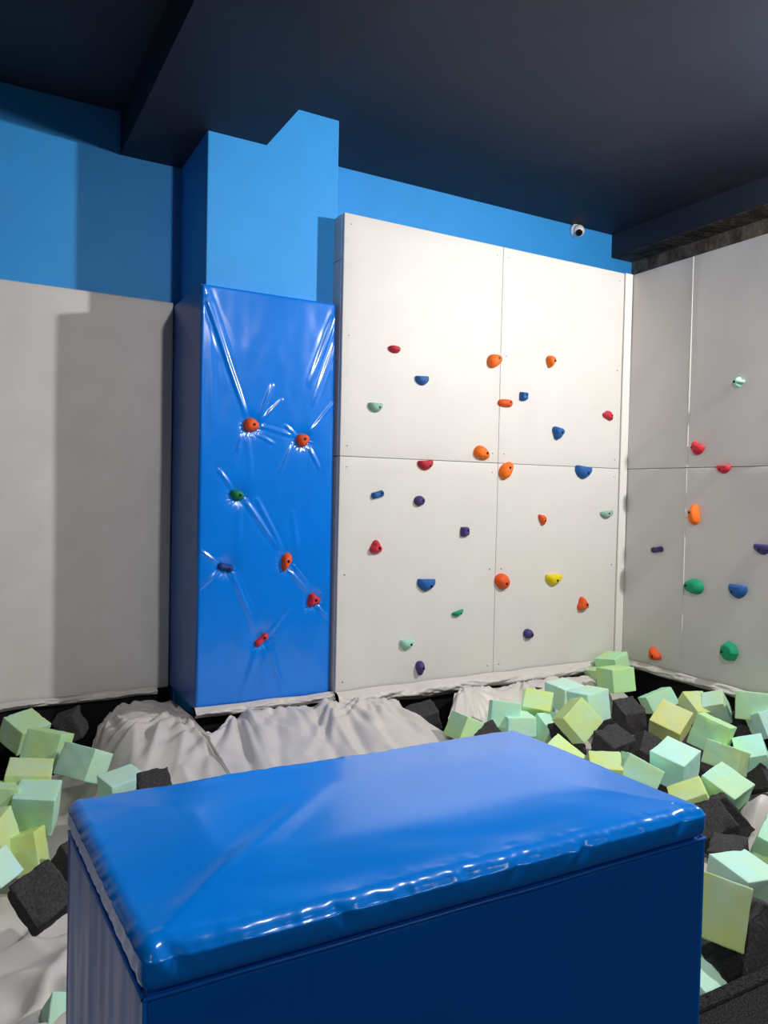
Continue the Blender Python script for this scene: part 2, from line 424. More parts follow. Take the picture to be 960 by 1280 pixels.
CUBES = [
    ('g', (3.975, 3.820, 0.114), (0.172, 0.166, 0.158), (-0.124, -0.6415, -0.7562, -0.0356), 'pale green foam cube on top of the pile in the room corner'),
    ('g', (3.744, 3.570, 0.104), (0.177, 0.172, 0.152), (0.0584, 0.7596, 0.6469, -0.0337), 'light green foam cube standing upright just under the topmost corner cube'),
    ('g', (3.875, 3.820, 0.053), (0.161, 0.167, 0.121), (0.1093, 0.7099, 0.6958, -0.0071), 'green foam cube half hidden behind the upright cube in the corner pile'),
    ('a', (3.255, 3.518, 0.067), (0.172, 0.168, 0.145), (0.0081, -0.6884, -0.7239, -0.0444), 'aqua foam cube with a flat pale top near the back wall skirt'),
    ('m', (3.118, 3.171, 0.112), (0.170, 0.169, 0.167), (-0.0706, -0.7028, -0.7079, -0.0007), 'mint foam cube leaning against the aqua one near the back wall'),
    ('y', (2.907, 3.037, 0.085), (0.158, 0.166, 0.170), (-0.373, -0.7177, -0.5829, -0.0776), 'yellow-green foam cube tilted on its corner behind the blue box'),
    ('k', (2.950, 2.818, 0.004), (0.149, 0.152, 0.154), (-0.0552, 0.6875, 0.6964, 0.1982), 'charcoal foam cube to the right of the tilted yellow-green cube'),
    ('k', (3.456, 3.183, 0.001), (0.168, 0.137, 0.147), (-0.0391, 0.7967, 0.5821, 0.158), 'charcoal foam cube below the corner pile'),
    ('m', (2.697, 2.428, 0.035), (0.169, 0.170, 0.126), (0.9103, -0.0648, 0.2625, -0.3133), 'pale mint foam cube with a sharp ridge, beside the blue box right edge'),
    ('a', (2.921, 2.406, 0.050), (0.166, 0.158, 0.155), (0.0194, 0.6126, 0.7724, 0.1668), 'very pale aqua foam cube upright in the middle of the right pile'),
    ('m', (2.880, 2.115, 0.028), (0.158, 0.155, 0.155), (-0.0724, 0.6383, 0.7368, 0.2107), 'pale mint foam cube with a wide flat face above the charcoal pair'),
    ('k', (2.819, 2.057, -0.036), (0.110, 0.172, 0.161), (-0.0046, -0.4332, -0.491, 0.7558), 'dark torn charcoal foam cube touching the corner of the blue box'),
    ('k', (2.440, 1.757, -0.024), (0.120, 0.171, 0.149), (-0.0521, -0.4846, -0.8731, 0.0141), 'rough pitted charcoal foam cube beside the right side of the blue box'),
    ('a', (2.335, 1.623, 0.002), (0.169, 0.168, 0.110), (-0.0606, 0.7431, 0.6659, 0.0266), 'bright aqua foam cube above the olive green slab at right'),
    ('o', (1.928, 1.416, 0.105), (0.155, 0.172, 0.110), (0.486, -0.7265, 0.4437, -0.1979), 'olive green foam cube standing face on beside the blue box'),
    ('k', (2.076, 1.390, -0.013), (0.157, 0.185, 0.110), (-0.4755, -0.7877, -0.3909, 0.025), 'charcoal foam cube with a grey edge at the right frame edge above the carpet'),
    ('m', (3.860, 3.320, 0.012), (0.179, 0.110, 0.156), (-0.5423, 0.7982, -0.0433, 0.2586), 'aqua and green foam cube below the corner gap of the pit'),
    ('Y', (3.418, 2.852, 0.053), (0.172, 0.160, 0.148), (-0.075, -0.5458, -0.7535, -0.3587), 'bright yellow topped foam cube in the right pile'),
    ('g', (3.396, 2.571, 0.077), (0.173, 0.155, 0.163), (-0.1675, 0.56, 0.8113, -0.0146), 'green foam cube leaning against the yellow topped one'),
    ('g', (3.329, 2.432, 0.011), (0.173, 0.158, 0.118), (0.1427, -0.5892, -0.7882, 0.1056), 'mid green foam cube with a large shaded face right of the pale aqua cube'),
    ('y', (3.978, 3.126, 0.002), (0.175, 0.157, 0.110), (-0.1853, 0.7448, 0.612, 0.1908), 'lime green foam cube behind the yellow topped one'),
    ('g', (4.060, 2.809, 0.086), (0.175, 0.155, 0.160), (0.039, -0.4766, -0.873, 0.096), 'light green foam cube against the side wall at the right frame edge'),
    ('a', (4.060, 2.703, 0.008), (0.158, 0.155, 0.145), (0.2072, 0.8047, 0.5433, -0.1199), 'blue-grey aqua foam cube at the right frame edge below the light green one'),
    ('a', (3.502, 2.408, -0.006), (0.143, 0.153, 0.154), (-0.2518, -0.3874, -0.8752, -0.1435), 'sky aqua foam cube wedged behind the mid green one at right'),
    ('g', (2.388, 3.324, 0.020), (0.160, 0.166, 0.135), (-0.1461, 0.7069, 0.673, -0.1614), 'green foam cube leaning left, standing alone behind the blue box'),
    ('m', (2.734, 3.449, 0.028), (0.155, 0.166, 0.147), (0.0239, 0.8632, 0.487, -0.1308), 'mint foam cube upright against the grey liner near the back wall'),
    ('a', (2.784, 3.387, -0.014), (0.156, 0.169, 0.110), (-0.0014, 0.81, 0.5863, -0.0143), 'small aqua foam cube with a pale top in front of the upright mint cube'),
    ('y', (2.984, 3.450, 0.035), (0.163, 0.155, 0.155), (0.0659, 0.3919, 0.8796, 0.2615), 'olive green foam cube right of the small aqua one'),
    ('k', (2.361, 3.726, -0.018), (0.152, 0.164, 0.121), (0.0276, 0.7731, 0.6072, 0.1812), 'charcoal foam cube in the dark gap under the climbing wall'),
    ('g', (0.281, 4.260, 0.030), (0.165, 0.168, 0.131), (0.1499, -0.4757, -0.8602, -0.1059), 'green foam cube at the far left against the grey wall mat skirt'),
    ('g', (0.349, 3.852, 0.057), (0.165, 0.155, 0.163), (-0.1098, 0.2667, 0.9497, -0.1217), 'green foam cube with a bright torn right edge in the left pile'),
    ('m', (0.487, 3.648, 0.031), (0.165, 0.161, 0.143), (-0.1367, 0.3502, 0.9055, -0.1968), 'mint foam cube at the right end of the left pile, beside the grey liner'),
    ('y', (0.237, 3.390, 0.067), (0.170, 0.161, 0.156), (-0.0553, 0.0932, 0.9924, 0.0576), 'yellow-green foam cube lying flat in the left pile'),
    ('m', (0.258, 3.247, 0.025), (0.156, 0.151, 0.160), (0.0446, -0.1523, -0.9835, -0.0869), 'large mint foam cube with a pale top, front of the left pile'),
    ('y', (0.217, 3.101, -0.081), (0.110, 0.151, 0.139), (0.0881, 0.1565, 0.9735, -0.1418), 'olive yellow foam cube leaning on the large mint one'),
    ('k', (0.224, 2.589, -0.013), (0.155, 0.133, 0.156), (0.2222, -0.4636, -0.7758, -0.3659), 'big pitted black foam cube beside the left side of the blue box'),
    ('a', (0.606, 3.342, -0.011), (0.153, 0.154, 0.155), (-0.0165, -0.6125, -0.7882, -0.0576), 'small aqua foam cube behind the left back corner of the blue box'),
    ('y', (2.463, 2.689, 0.040), (0.164, 0.155, 0.155), (-0.1956, 0.5101, 0.8161, 0.1884), 'yellow-green foam cube showing one thin triangle behind the blue box edge'),
    ('y', (2.592, 2.514, 0.017), (0.143, 0.164, 0.155), (-0.0579, -0.3566, -0.9293, -0.0763), 'pale yellow foam cube poking out below the charcoal one at the box edge'),
    ('y', (2.699, 2.121, 0.001), (0.147, 0.153, 0.154), (0.237, 0.3361, 0.9113, -0.0197), 'pale yellow-green foam cube lying flat left of the wide mint cube'),
    ('a', (1.764, 1.390, -0.070), (0.110, 0.147, 0.153), (0.2611, -0.6235, -0.7357, -0.043), 'pale aqua foam cube lowest in view, between blue box and carpet edge'),
    ('m', (4.060, 3.044, 0.014), (0.127, 0.131, 0.157), (-0.2776, -0.462, -0.831, -0.1374), 'mint and lime foam cube tucked behind the lime green cube'),
    ('k', (3.521, 2.364, -0.079), (0.117, 0.158, 0.117), (-0.1724, -0.6469, -0.7099, 0.2188), 'black foam cube at the right edge under the sky aqua one'),
    ('a', (0.071, 2.855, -0.044), (0.110, 0.158, 0.154), (0.423, -0.236, -0.8721, -0.0693), 'aqua foam cube cut by the left frame edge'),
    ('k', (0.518, 4.400, -0.011), (0.123, 0.151, 0.144), (-0.201, -0.1784, -0.9632, 0.0102), 'charcoal foam cube in the dark gap below the left wall mat'),
    ('k', (0.688, 3.117, 0.043), (0.151, 0.129, 0.149), (-0.0062, 0.7473, 0.6586, 0.0883), 'charcoal foam cube next to the small aqua one behind the blue box'),
    ('k', (3.224, 2.842, -0.060), (0.136, 0.129, 0.140), (-0.811, -0.469, -0.088, 0.34), 'crumbly charcoal foam cube between the black cube and pale aqua cube'),
    ('k', (2.974, 3.195, -0.060), (0.155, 0.147, 0.160), (0.158, -0.278, -0.395, 0.861), 'charcoal foam cube in the shade under the tilted yellow-green cube'),
    ('k', (2.689, 2.021, -0.040), (0.153, 0.145, 0.158), (0.192, -0.304, -0.236, 0.902), 'small charcoal foam cube squeezed between box corner and pitted cubes'),
    ('k', (2.223, 1.529, -0.060), (0.136, 0.129, 0.140), (-0.937, -0.016, -0.22, -0.272), 'charcoal foam cube behind the olive green slab at right'),
    ('k', (1.922, 1.420, -0.080), (0.149, 0.141, 0.153), (-0.813, 0.221, -0.025, -0.538), 'grey-black foam cube under the olive green slab near the carpet'),
    ('k', (4.157, 2.936, -0.070), (0.135, 0.129, 0.139), (0.647, -0.449, -0.07, -0.612), 'charcoal foam cube in the shade below the light green wall cube'),
    ('k', (4.078, 2.825, -0.100), (0.139, 0.132, 0.143), (-0.983, 0.006, -0.01, -0.186), 'charcoal foam cube beneath the blue-grey aqua cube at right'),
    ('m', (2.601, 1.678, 0.020), (0.149, 0.142, 0.153), (-0.529, -0.51, -0.634, 0.24), 'pale mint foam cube cut by the right frame edge beside the bright aqua one'),
    ('y', (2.577, 1.678, -0.060), (0.151, 0.143, 0.156), (0.834, 0.179, -0.498, 0.155), 'yellowish foam cube scrap at the right frame edge below the mint one'),
    ('m', (2.947, 3.318, -0.060), (0.154, 0.146, 0.158), (0.046, 0.021, -0.965, -0.259), 'dark mint foam cube right of the small aqua one at the box edge'),
    ('m', (3.168, 3.693, -0.030), (0.143, 0.136, 0.147), (0.691, -0.297, 0.186, -0.632), 'mint foam cube sliver beside the aqua cube near the back wall'),
    ('k', (3.266, 3.840, -0.053), (0.148, 0.141, 0.153), (-0.384, 0.232, 0.091, 0.889), 'charcoal foam cube behind the aqua cube against the back wall liner'),
    ('k', (2.466, 3.241, -0.020), (0.137, 0.130, 0.141), (0.917, 0.319, -0.23, -0.061), 'charcoal foam cube barely showing over the back corner of the blue box'),
    ('g', (0.132, 3.281, 0.050), (0.139, 0.132, 0.143), (-0.628, 0.105, -0.012, 0.771), 'shaded green foam cube at the left frame edge beside the large mint cube'),
    ('y', (0.088, 3.094, 0.000), (0.147, 0.140, 0.152), (-0.213, 0.119, 0.05, -0.968), 'yellow foam cube scrap at the left frame edge above the aqua one'),
    ('k', (0.393, 3.019, -0.120), (0.138, 0.131, 0.142), (-0.796, -0.258, -0.275, 0.474), 'small black foam cube touching the back left corner of the blue box'),
    ('m', (0.238, 2.026, -0.100), (0.145, 0.137, 0.149), (-0.717, -0.294, 0.109, -0.623), 'mint foam cube at the bottom left beside the blue box'),
]
LINER_FOLDS = [
    (0.998, 4.21, 0.757, 3.586, 0.05, 0.03),
    (1.047, 3.956, 0.855, 3.472, 0.04, 0.03),
    (0.803, 4.071, 0.702, 3.658, 0.035, 0.03),
    (0.902, 4.129, 0.745, 3.672, -0.03, 0.03),
    (1.347, 4.164, 1.197, 3.351, -0.06, 0.025),
    (1.323, 4.175, 0.976, 3.621, 0.05, 0.035),
    (1.379, 4.115, 1.302, 3.346, 0.045, 0.03),
    (1.509, 3.891, 1.345, 3.384, -0.03, 0.03),
    (1.834, 4.061, 1.748, 3.326, 0.05, 0.03),
    (1.747, 3.944, 1.639, 3.303, -0.04, 0.03),
    (2.013, 3.997, 1.945, 3.349, 0.045, 0.03),
    (1.926, 3.947, 1.805, 3.324, -0.035, 0.025),
    (2.319, 4.046, 2.007, 3.653, 0.03, 0.025),
    (2.196, 4.005, 2.208, 3.559, -0.03, 0.025),
    (0.832, 4.728, 1.151, 4.761, 0.03, 0.03),
    (0.748, 4.494, 1.025, 4.425, -0.025, 0.025),
    (0.672, 4.283, 0.687, 3.884, 0.03, 0.03),
    (2.838, 3.951, 2.478, 3.544, 0.03, 0.02),
    (2.909, 3.919, 2.915, 3.601, 0.03, 0.02),
    (2.502, 3.68, 2.882, 3.968, -0.02, 0.02),
    (3.102, 4.004, 3.244, 3.888, 0.02, 0.02),
    (3.05, 3.771, 3.703, 4.05, 0.02, 0.02),
    (0.093, 2.239, 0.193, 2.213, 0.05, 0.05),
    (0.274, 2.282, 0.12, 2.029, 0.06, 0.05),
    (0.105, 2.292, 0.272, 2.325, -0.04, 0.06),
    (0.223, 2.153, 0.192, 1.977, -0.03, 0.03),
    (0.127, 2.164, 0.161, 2.091, -0.06, 0.06),
    (3.014, 2.013, 2.796, 1.934, 0.04, 0.05),
    (1.094, 3.791, 0.967, 3.291, 0.02, 0.02),
    (0.9, 3.506, 0.897, 3.325, 0.03, 0.02),
]


# ------------------------------------------------------------------ setting
CEIL = 3.465
YW = 4.66
BEAM_Z = 3.22
YP = 3.9585
XR = 4.198
ZT, ZM, ZB = 2.893, 1.499, 0.119
PIT_Y = 1.275


def struct(name, me, mat, label, parent=None):
    o = link(name, me, mat, parent)
    return tag(o, label, kind='structure')


struct('wall_back', boxmesh(-5.0, 4.93, YW, YW + 0.15, -0.6, CEIL + 0.1), M['wall_blue'], 'bright blue painted back wall above the panels')
struct('wall_right', boxmesh(4.932, 5.08, -5.0, YW + 0.15, -0.6, CEIL + 0.1), M['concrete'], 'dark concrete side wall above the grey panels')
struct('wall_left', boxmesh(-5.15, -5.0, -5.0, YW + 0.15, -0.6, CEIL + 0.1), M['hall'], 'dark wall at the far left of the hall')
struct('wall_front', boxmesh(-5.15, 5.08, -5.15, -5.0, -0.6, CEIL + 0.1), M['hall'], 'dark wall behind the viewer')
struct('ceiling', boxmesh(-5.15, 5.08, -5.15, YW + 0.15, CEIL, CEIL + 0.12), M['ceiling'], 'dark navy painted ceiling')
struct('ceiling_beam', boxmesh(0.787, 1.473, -5.0, YW, BEAM_Z, CEIL + 0.02), M['ceiling'], 'dark navy ceiling beam running to the column')
cb = struct('concrete_beam', boxmesh(4.70, 4.931, -5.0, YW, 3.277, CEIL + 0.02), M['concrete'], 'rough concrete edge beam along the side wall')
link('beam_cladding', boxmesh(4.694, 4.702, -5.0, YW, 3.279, CEIL), M['ceiling'], cb)
struct('column', boxmesh(1.141, 1.917, 4.092, YW + 0.01, -0.55, CEIL + 0.01, 0.006, 2), M['wall_blue'], 'blue painted square column')
struct('floor', multibox([(-5.0, 4.93, -5.0, PIT_Y, -0.55, 0.0), (-5.0, -2.2, PIT_Y, YW, -0.55, 0.0)]), M['carpet'], 'black speckled carpet platform')
struct('trim_1', boxmesh(-2.2, 4.19, PIT_Y - 0.035, PIT_Y + 0.006, -0.3, 0.012, 0.008, 2), M['carpet'], 'rolled carpet edge of the pit')
struct('pit_floor', boxmesh(-2.2, 4.93, PIT_Y, YW, -0.6, -0.5), M['black'], 'black floor under the foam pit')
struct('pit_wall', multibox([(1.09, 1.93, 4.03, 4.09, -0.5, 0.10), (1.93, 4.25, YP + 0.012, YP + 0.1, -0.5, 0.125),
                             (XR + 0.012, XR + 0.1, 0.6, YP + 0.1, -0.5, 0.125), (-2.2, 1.10, 4.605, YW, -0.5, 0.09)]),
       M['black'], 'black padding under the wall panels around the pit')

# ------------------------------------------------------------------ left wall mat
wm = empty('wall_mat', (-0.5, 4.6, 0.09), 'grey padded wall mat left of the blue column', 'wall mat')


def mat_disp(q, n):
    if n.y < -0.5:
        q = q + Vector((0, -0.006 * noise.noise(Vector((q.x * 2.2, 0.3, q.z * 1.6))) - 0.002 * noise.noise(Vector((q.x * 9, 3.3, q.z * 5))), 0))
    return q


X0M, X1M = -0.95, 1.092
o = link('cushion', rounded_box(X1M - X0M, 0.055, 2.309, 0.012, (40, 1, 40), mat_disp), M['mat_grey'], wm)
o.location = ((X0M + X1M) / 2 + 0.5, 0.0275, 2.309 / 2)
o = link('cushion', rounded_box(1.5, 0.055, 2.309, 0.012, (20, 1, 40), mat_disp), M['mat_grey'], wm)
o.location = (X0M - 0.753 + 0.5, 0.0275, 2.309 / 2)

# ------------------------------------------------------------------ padded column cover
PADY = 4.0
px0, px1, pz0, pz1 = 1.094, 1.882, 0.111, 2.377
cp = empty('column_pad', (1.5, 4.09, 0.111), 'glossy blue vinyl pad wrapped round the column, wrinkled at the holds', 'column pad')
PADH = [(h[1], h[2], max(h[3], h[4])) for h in HOLDS if h[0] == 'P']


def pad_front(u, v):
    x = px0 + (px1 - px0) * u
    z = pz0 + (pz1 - pz0) * v
    d = 0.0
    for (x0, z0, x1, z1, am, w) in FOLDS:
        if abs(x - (x0 + x1) / 2) > abs(x1 - x0) / 2 + 4 * w or abs(z - (z0 + z1) / 2) > abs(z1 - z0) / 2 + 4 * w:
            continue
        ds, t = seg_dist(x, z, x0, z0, x1, z1)
        k = math.sin(math.pi * min(1, 0.12 + t * 0.86)) ** 0.6
        s = ds / w
        d += 0.75 * am * k * (math.exp(-s * s) - 0.25 * math.exp(-((s - 1.9) ** 2) / 0.8))
    for (hx, hz, s) in PADH:
        r = math.hypot(x - hx, z - hz)
        if r < 0.3:
            d -= 0.016 * math.exp(-(r / 0.055) ** 2)
            a = math.atan2(z - hz, x - hx)
            d += 0.0022 * math.exp(-((r - 0.05) / 0.012) ** 2) * math.sin(a * 15 + hx * 40) * (0.5 - 0.5 * math.sin(a))
    d += 0.004 * noise.noise(Vector((x * 3, 0, z * 2))) + 0.0012 * noise.noise(Vector((x * 14, 2, z * 7)))
    e = min(x - px0, px1 - x, z - pz0, pz1 - z)
    k = 1.0 if e > 0.03 else max(0.0, e / 0.03)
    rr = 0.014
    edge = 0.0 if e > rr else rr - math.sqrt(max(0, rr * rr - (rr - e) ** 2))
    return Vector((x - 1.5, PADY - d * k + edge - 4.09, z - 0.111))


link('front_cover', gridmesh(150, 400, pad_front), M['blue_vinyl'], cp)
link('back_edge', boxmesh(px0 + 0.001 - 1.5, px1 - 1.5, PADY + 0.0135 - 4.09, 0.001, 0.0, 2.266), M['blue_vinyl'], cp)


def pad_side(u, v):
    y = PADY + 0.012 + (4.602 - PADY - 0.012) * u
    z = pz0 + (pz1 - pz0) * v
    d = 0.003 * noise.noise(Vector((5, y * 5, z * 2.0)))
    return Vector((px0 - d - 0.001 - 1.5, y - 4.09, z - 0.111))


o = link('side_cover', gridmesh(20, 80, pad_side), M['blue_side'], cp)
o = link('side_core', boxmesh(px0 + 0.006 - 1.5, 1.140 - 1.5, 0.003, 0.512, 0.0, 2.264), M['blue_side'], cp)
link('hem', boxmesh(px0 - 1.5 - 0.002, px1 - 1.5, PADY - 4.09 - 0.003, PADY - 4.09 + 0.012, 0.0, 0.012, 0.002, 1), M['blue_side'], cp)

# ------------------------------------------------------------------ climbing wall, back
cw = empty('climbing_wall', (3.04, YP, ZB), 'off-white panelled climbing wall across the back of the pit', 'climbing wall')
XC = [1.8973, 3.038, XR - 0.075]
G = 0.0013


def screw_mesh():
    bm = bmesh.new()
    bmesh.ops.create_cone(bm, cap_ends=True, segments=8, radius1=0.0045, radius2=0.0035, depth=0.004)
    me = bpy.data.meshes.new('screw')
    bm.to_mesh(me)
    bm.free()
    me.materials.append(M['screw'])
    return me


SCREW = screw_mesh()


def panel_disp(q, n):
    if n.y < -0.5:
        q = q + Vector((0, -0.0025 * noise.noise(Vector((q.x * 2.5, 1.3, q.z * 2.1))), 0))
    return q


for i in range(2):
    for (z0, z1) in ((ZB, ZM), (ZM, ZT)):
        w, h = XC[i + 1] - XC[i] - 2 * G, z1 - z0 - 2 * G
        p = link('panel', rounded_box(w, 0.03, h, 0.004, (16, 1, 18), panel_disp), M['panel'], cw)
        p.location = ((XC[i] + XC[i + 1]) / 2 - 3.04, 0.015, (z0 + z1) / 2 - ZB)
        for sx in (-1, 1):
            for k in range(3):
                s = link('screw', SCREW, None, p)
                s.location = (sx * (w / 2 - 0.045), -0.0155, -h / 2 + 0.06 + k * (h - 0.12) / 2)
                s.rotation_euler = (math.pi / 2, 0, 0)
link('backing', boxmesh(XC[0] + 0.006 - 3.04, XR - 3.04, 0.031, 0.07, 0, ZT - ZB - 0.01), M['concrete'], cw)
t = link('edge_trim', boxmesh(XR - 0.074 - 3.04, XR - 0.004 - 3.04, -0.012, 0.03, 0, ZT - ZB, 0.003, 2), M['trim_white'], cw)
link('side_board', boxmesh(XC[0] - 3.04, XC[0] + 0.006 - 3.04, 0.031, 0.69, 0, ZM - ZB - 0.003, 0.001, 1), M['mat_grey'], cw)
link('side_board', boxmesh(XC[0] - 3.04, XC[0] + 0.006 - 3.04, 0.031, 0.69, ZM - ZB + 0.003, ZT - ZB - 0.26, 0.001, 1), M['mat_grey'], cw)
link('side_board', boxmesh(XC[0] - 3.04, XC[0] + 0.006 - 3.04, 0.031, 0.69, ZT - ZB - 0.256, ZT - ZB, 0.001, 1), M['mat_grey'], cw)
link('top_board', boxmesh(XC[0] + 0.006 - 3.04, XR + 0.4 - 3.04, 0.031, 0.69, ZT - ZB - 0.02, ZT - ZB - 0.002), M['mat_grey'], cw)

# ------------------------------------------------------------------ climbing wall, right side
YS = [YP - 0.002, 3.439, 2.29, 1.14, 0.60]
cr = empty('climbing_wall', (XR, 2.6, ZB), 'shaded grey vinyl panelled climbing wall on the right side', 'climbing wall')


def side_disp(q, n):
    if n.x < -0.5:
        a = 0.004 * noise.noise(Vector((7, q.y * 2.6, q.z * 1.9)))
        b = 0.0035 * max(0, noise.noise(Vector((2, q.y * 5 + q.z * 4.5, q.z * 0.8)))) ** 2
        q = q + Vector((-a - b, 0, 0))
    return q


for i in range(len(YS) - 1):
    for (z0, z1) in ((ZB, ZM), (ZM, ZT)):
        w, h = YS[i] - YS[i + 1] - 2 * G, z1 - z0 - 2 * G
        p = link('panel', rounded_box(0.03, w, h, 0.006, (1, 20, 26), side_disp), M['panel_side'], cr)
        p.location = (0.015, (YS[i] + YS[i + 1]) / 2 - 2.6, (z0 + z1) / 2 - ZB)
link('backing', boxmesh(0.031, 0.07, 0.6 - 2.6, YP - 2.6, 0, ZT - ZB - 0.01), M['concrete'], cr)
link('seam_strip', boxmesh(-0.003, 0.004, 3.431 - 2.6, 3.438 - 2.6, 0, ZM - ZB - 0.004, 0.001, 1), M['trim_white'], cr)
link('seam_strip', boxmesh(-0.003, 0.004, 3.431 - 2.6, 3.438 - 2.6, ZM - ZB + 0.004, ZT - ZB - 0.004, 0.001, 1), M['trim_white'], cr)
link('top_board', boxmesh(0.031, 0.72, 0.6 - 2.6, 4.6 - 2.6, ZT - ZB - 0.02, ZT - ZB - 0.002), M['concrete'], cr)


# ------------------------------------------------------------------ climbing holds
def outline(shape, a):
    c, s = math.cos(a), math.sin(a)
    if shape == 'scoop':
        r = 1.0
        y = s if s < 0.35 else 0.35
        return (c * (1.0 if s > 0 else (1 - 0.22 * s * s)) , (y + 0.325) / 0.675)
    if shape == 'bean':
        return (c * (1 + 0.05 * s), s * 0.95 - 0.18 * (c * c - 0.5) * (-1) * (1 if s > 0 else 0.3))
    if shape == 'crescent':
        return (c, s * 0.8 + 0.5 * c * c - 0.35 if s > 0 else s * 0.75 + 0.25 * c * c)
    if shape == 'bone':
        k = 0.62 + 0.38 * c * c
        return (c, s * k * (1.15 if abs(c) > 0.5 else 1.0))
    if shape == 'box':
        f = max(abs(c), abs(s) if s > 0 else abs(s) * 0.75)
        return (c / f * 0.92, (s / f if s > 0 else s * 1.1) * 0.92)
    if shape == 'wedge':
        k = 1 + 0.18 * math.cos(3 * (a - math.pi / 2))
        return (c * k, s * k)
    if shape == 'tear':
        return (c * (0.70 + 0.34 * s), s)
    if shape == 'tall':
        return (c * (0.70 + 0.15 * s * s) * (1 - 0.25 * s), s)
    if shape == 'egg':
        return (c * (1 - 0.14 * s), s)
    if shape == 'hex':
        k = math.cos(math.pi / 7) / math.cos(((a + 0.2) % (2 * math.pi / 7)) - math.pi / 7)
        return (c * k, s * k)
    if shape == 'star':
        k = 0.8 + 0.2 * math.cos(4 * a + 0.6)
        return (c * k, s * k)
    if shape == 'bar':
        return (math.copysign(abs(c) ** 0.6, c), math.copysign(abs(s) ** 0.8, s) * (0.9 + 0.1 * c))
    if shape == 'blob':
        k = 1 + 0.07 * math.cos(3 * a + 0.5) + 0.04 * math.cos(2 * a)
        return (c * k, s * k)
    return (c, s)


def hold_mesh(w, h, shape, seed, depth):
    nseg, nr = 28, 8
    verts, faces = [], []
    apex_y = 0.28 if shape in ('scoop', 'crescent', 'bean') else (0.1 if shape in ('bar', 'box') else 0.0)
    for k in range(nr + 1):
        t = k / nr
        if shape in ('hex', 'box'):
            sc, hh = 1 - 0.42 * t ** 1.2, 1 - (1 - t) ** 1.6
        else:
            sc, hh = math.cos(t * 1.22) ** 0.85, math.sin(t * 1.22) / math.sin(1.22)
        for i in range(nseg):
            a = 2 * math.pi * i / nseg
            x, y = outline(shape, a)
            x, y = x * sc, y * sc + apex_y * t * (1.0 if shape != 'scoop' else 1.2)
            nn = 0.06 * noise.noise(Vector((x * 2 + seed, y * 2, t * 2)))
            d = hh * depth * (1 + nn)
            if shape == 'bone':
                d *= 0.72 + 0.28 * min(1, abs(x) * 1.6)
            if shape == 'scoop' and k == nr:
                d *= 0.97
            verts.append((x * w / 2 * (1 + nn * 0.5), -d, y * h / 2 * (1 + nn * 0.5)))
    for k in range(nr):
        for i in range(nseg):
            a, b = k * nseg + i, k * nseg + (i + 1) % nseg
            faces.append((a, b, b + nseg, a + nseg))
    c = len(verts)
    top = verts[nr * nseg:]
    verts.append((sum(v[0] for v in top) / nseg, sum(v[1] for v in top) / nseg * 0.98, sum(v[2] for v in top) / nseg))
    for i in range(nseg):
        faces.append((nr * nseg + i, nr * nseg + (i + 1) % nseg, c))
    me = mesh_from(verts, faces, 'hold', shape not in ('hex', 'box', 'wedge'))
    return me


def bolt_mesh():
    bm = bmesh.new()
    bmesh.ops.create_cone(bm, cap_ends=True, segments=12, radius1=0.0085, radius2=0.0085, depth=0.012)
    me = bpy.data.meshes.new('bolt')
    bm.to_mesh(me)
    bm.free()
    me.materials.append(M['bolt'])
    return me


BOLT = bolt_mesh()
for n, (pl, u, z, w, h, colr, shape, rot, bo, label) in enumerate(HOLDS):
    depth = min(0.055, 0.42 * min(w, h) + 0.014)
    if pl == 'B':
        loc, rz, grp = (u, YP + 0.001, z), 0, 'climbing holds on the white back wall'
    elif pl == 'R':
        loc, rz, grp = (XR + 0.002, u, z), -math.pi / 2, 'climbing holds on the grey side wall'
    else:
        loc, rz, grp = (u, PADY + 0.014, z), 0, 'climbing holds on the blue column pad'
    if 60 < abs(rot) < 120:
        w, h = h, w
    me = hold_mesh(w * 1.06, h * 1.06, shape, n * 3.7, depth)
    e = empty('climbing_hold', loc, label, 'climbing hold', grp)
    e.rotation_euler = (0, rz, 0)
    e.rotation_euler = (Matrix.Rotation(rz, 3, 'Z') @ Matrix.Rotation(-math.radians(rot), 3, 'Y')).to_euler()
    link('body', me, HM[colr], e)
    bx, bz = bo[0] * w / 2, bo[1] * h / 2
    best = min(me.vertices, key=lambda v: (v.co.x - bx) ** 2 + (v.co.z - bz) ** 2)
    near = sorted(me.vertices, key=lambda v: (v.co.x - bx) ** 2 + (v.co.z - bz) ** 2)[:4]
    by = sum(v.co.y for v in near) / 4
    b = link('bolt', BOLT, None, e)
    b.location = (bx, by + 0.0045, bz)
    b.rotation_euler = (math.pi / 2, 0, 0)
    s = min(1.0, min(w, h) / 0.065)
    b.scale = (s, s, 1)

# ------------------------------------------------------------------ security camera
sc_ = empty('security_camera', (4.285, YW, 3.42), 'white dome security camera where the blue wall meets the ceiling', 'security camera')


def lathe(profile, seg=24, smooth=True):
    verts, faces = [], []
    for (r, z) in profile:
        for i in range(seg):
            a = 2 * math.pi * i / seg
            verts.append((r * math.cos(a), r * math.sin(a), z))
    for k in range(len(profile) - 1):
        for i in range(seg):
            a, b = k * seg + i, k * seg + (i + 1) % seg
            faces.append((a, b, b + seg, a + seg))
    faces.append(tuple(range(seg))[::-1])
    faces.append(tuple((len(profile) - 1) * seg + i for i in range(seg)))
    return mesh_from(verts, faces, 'lathe', smooth)


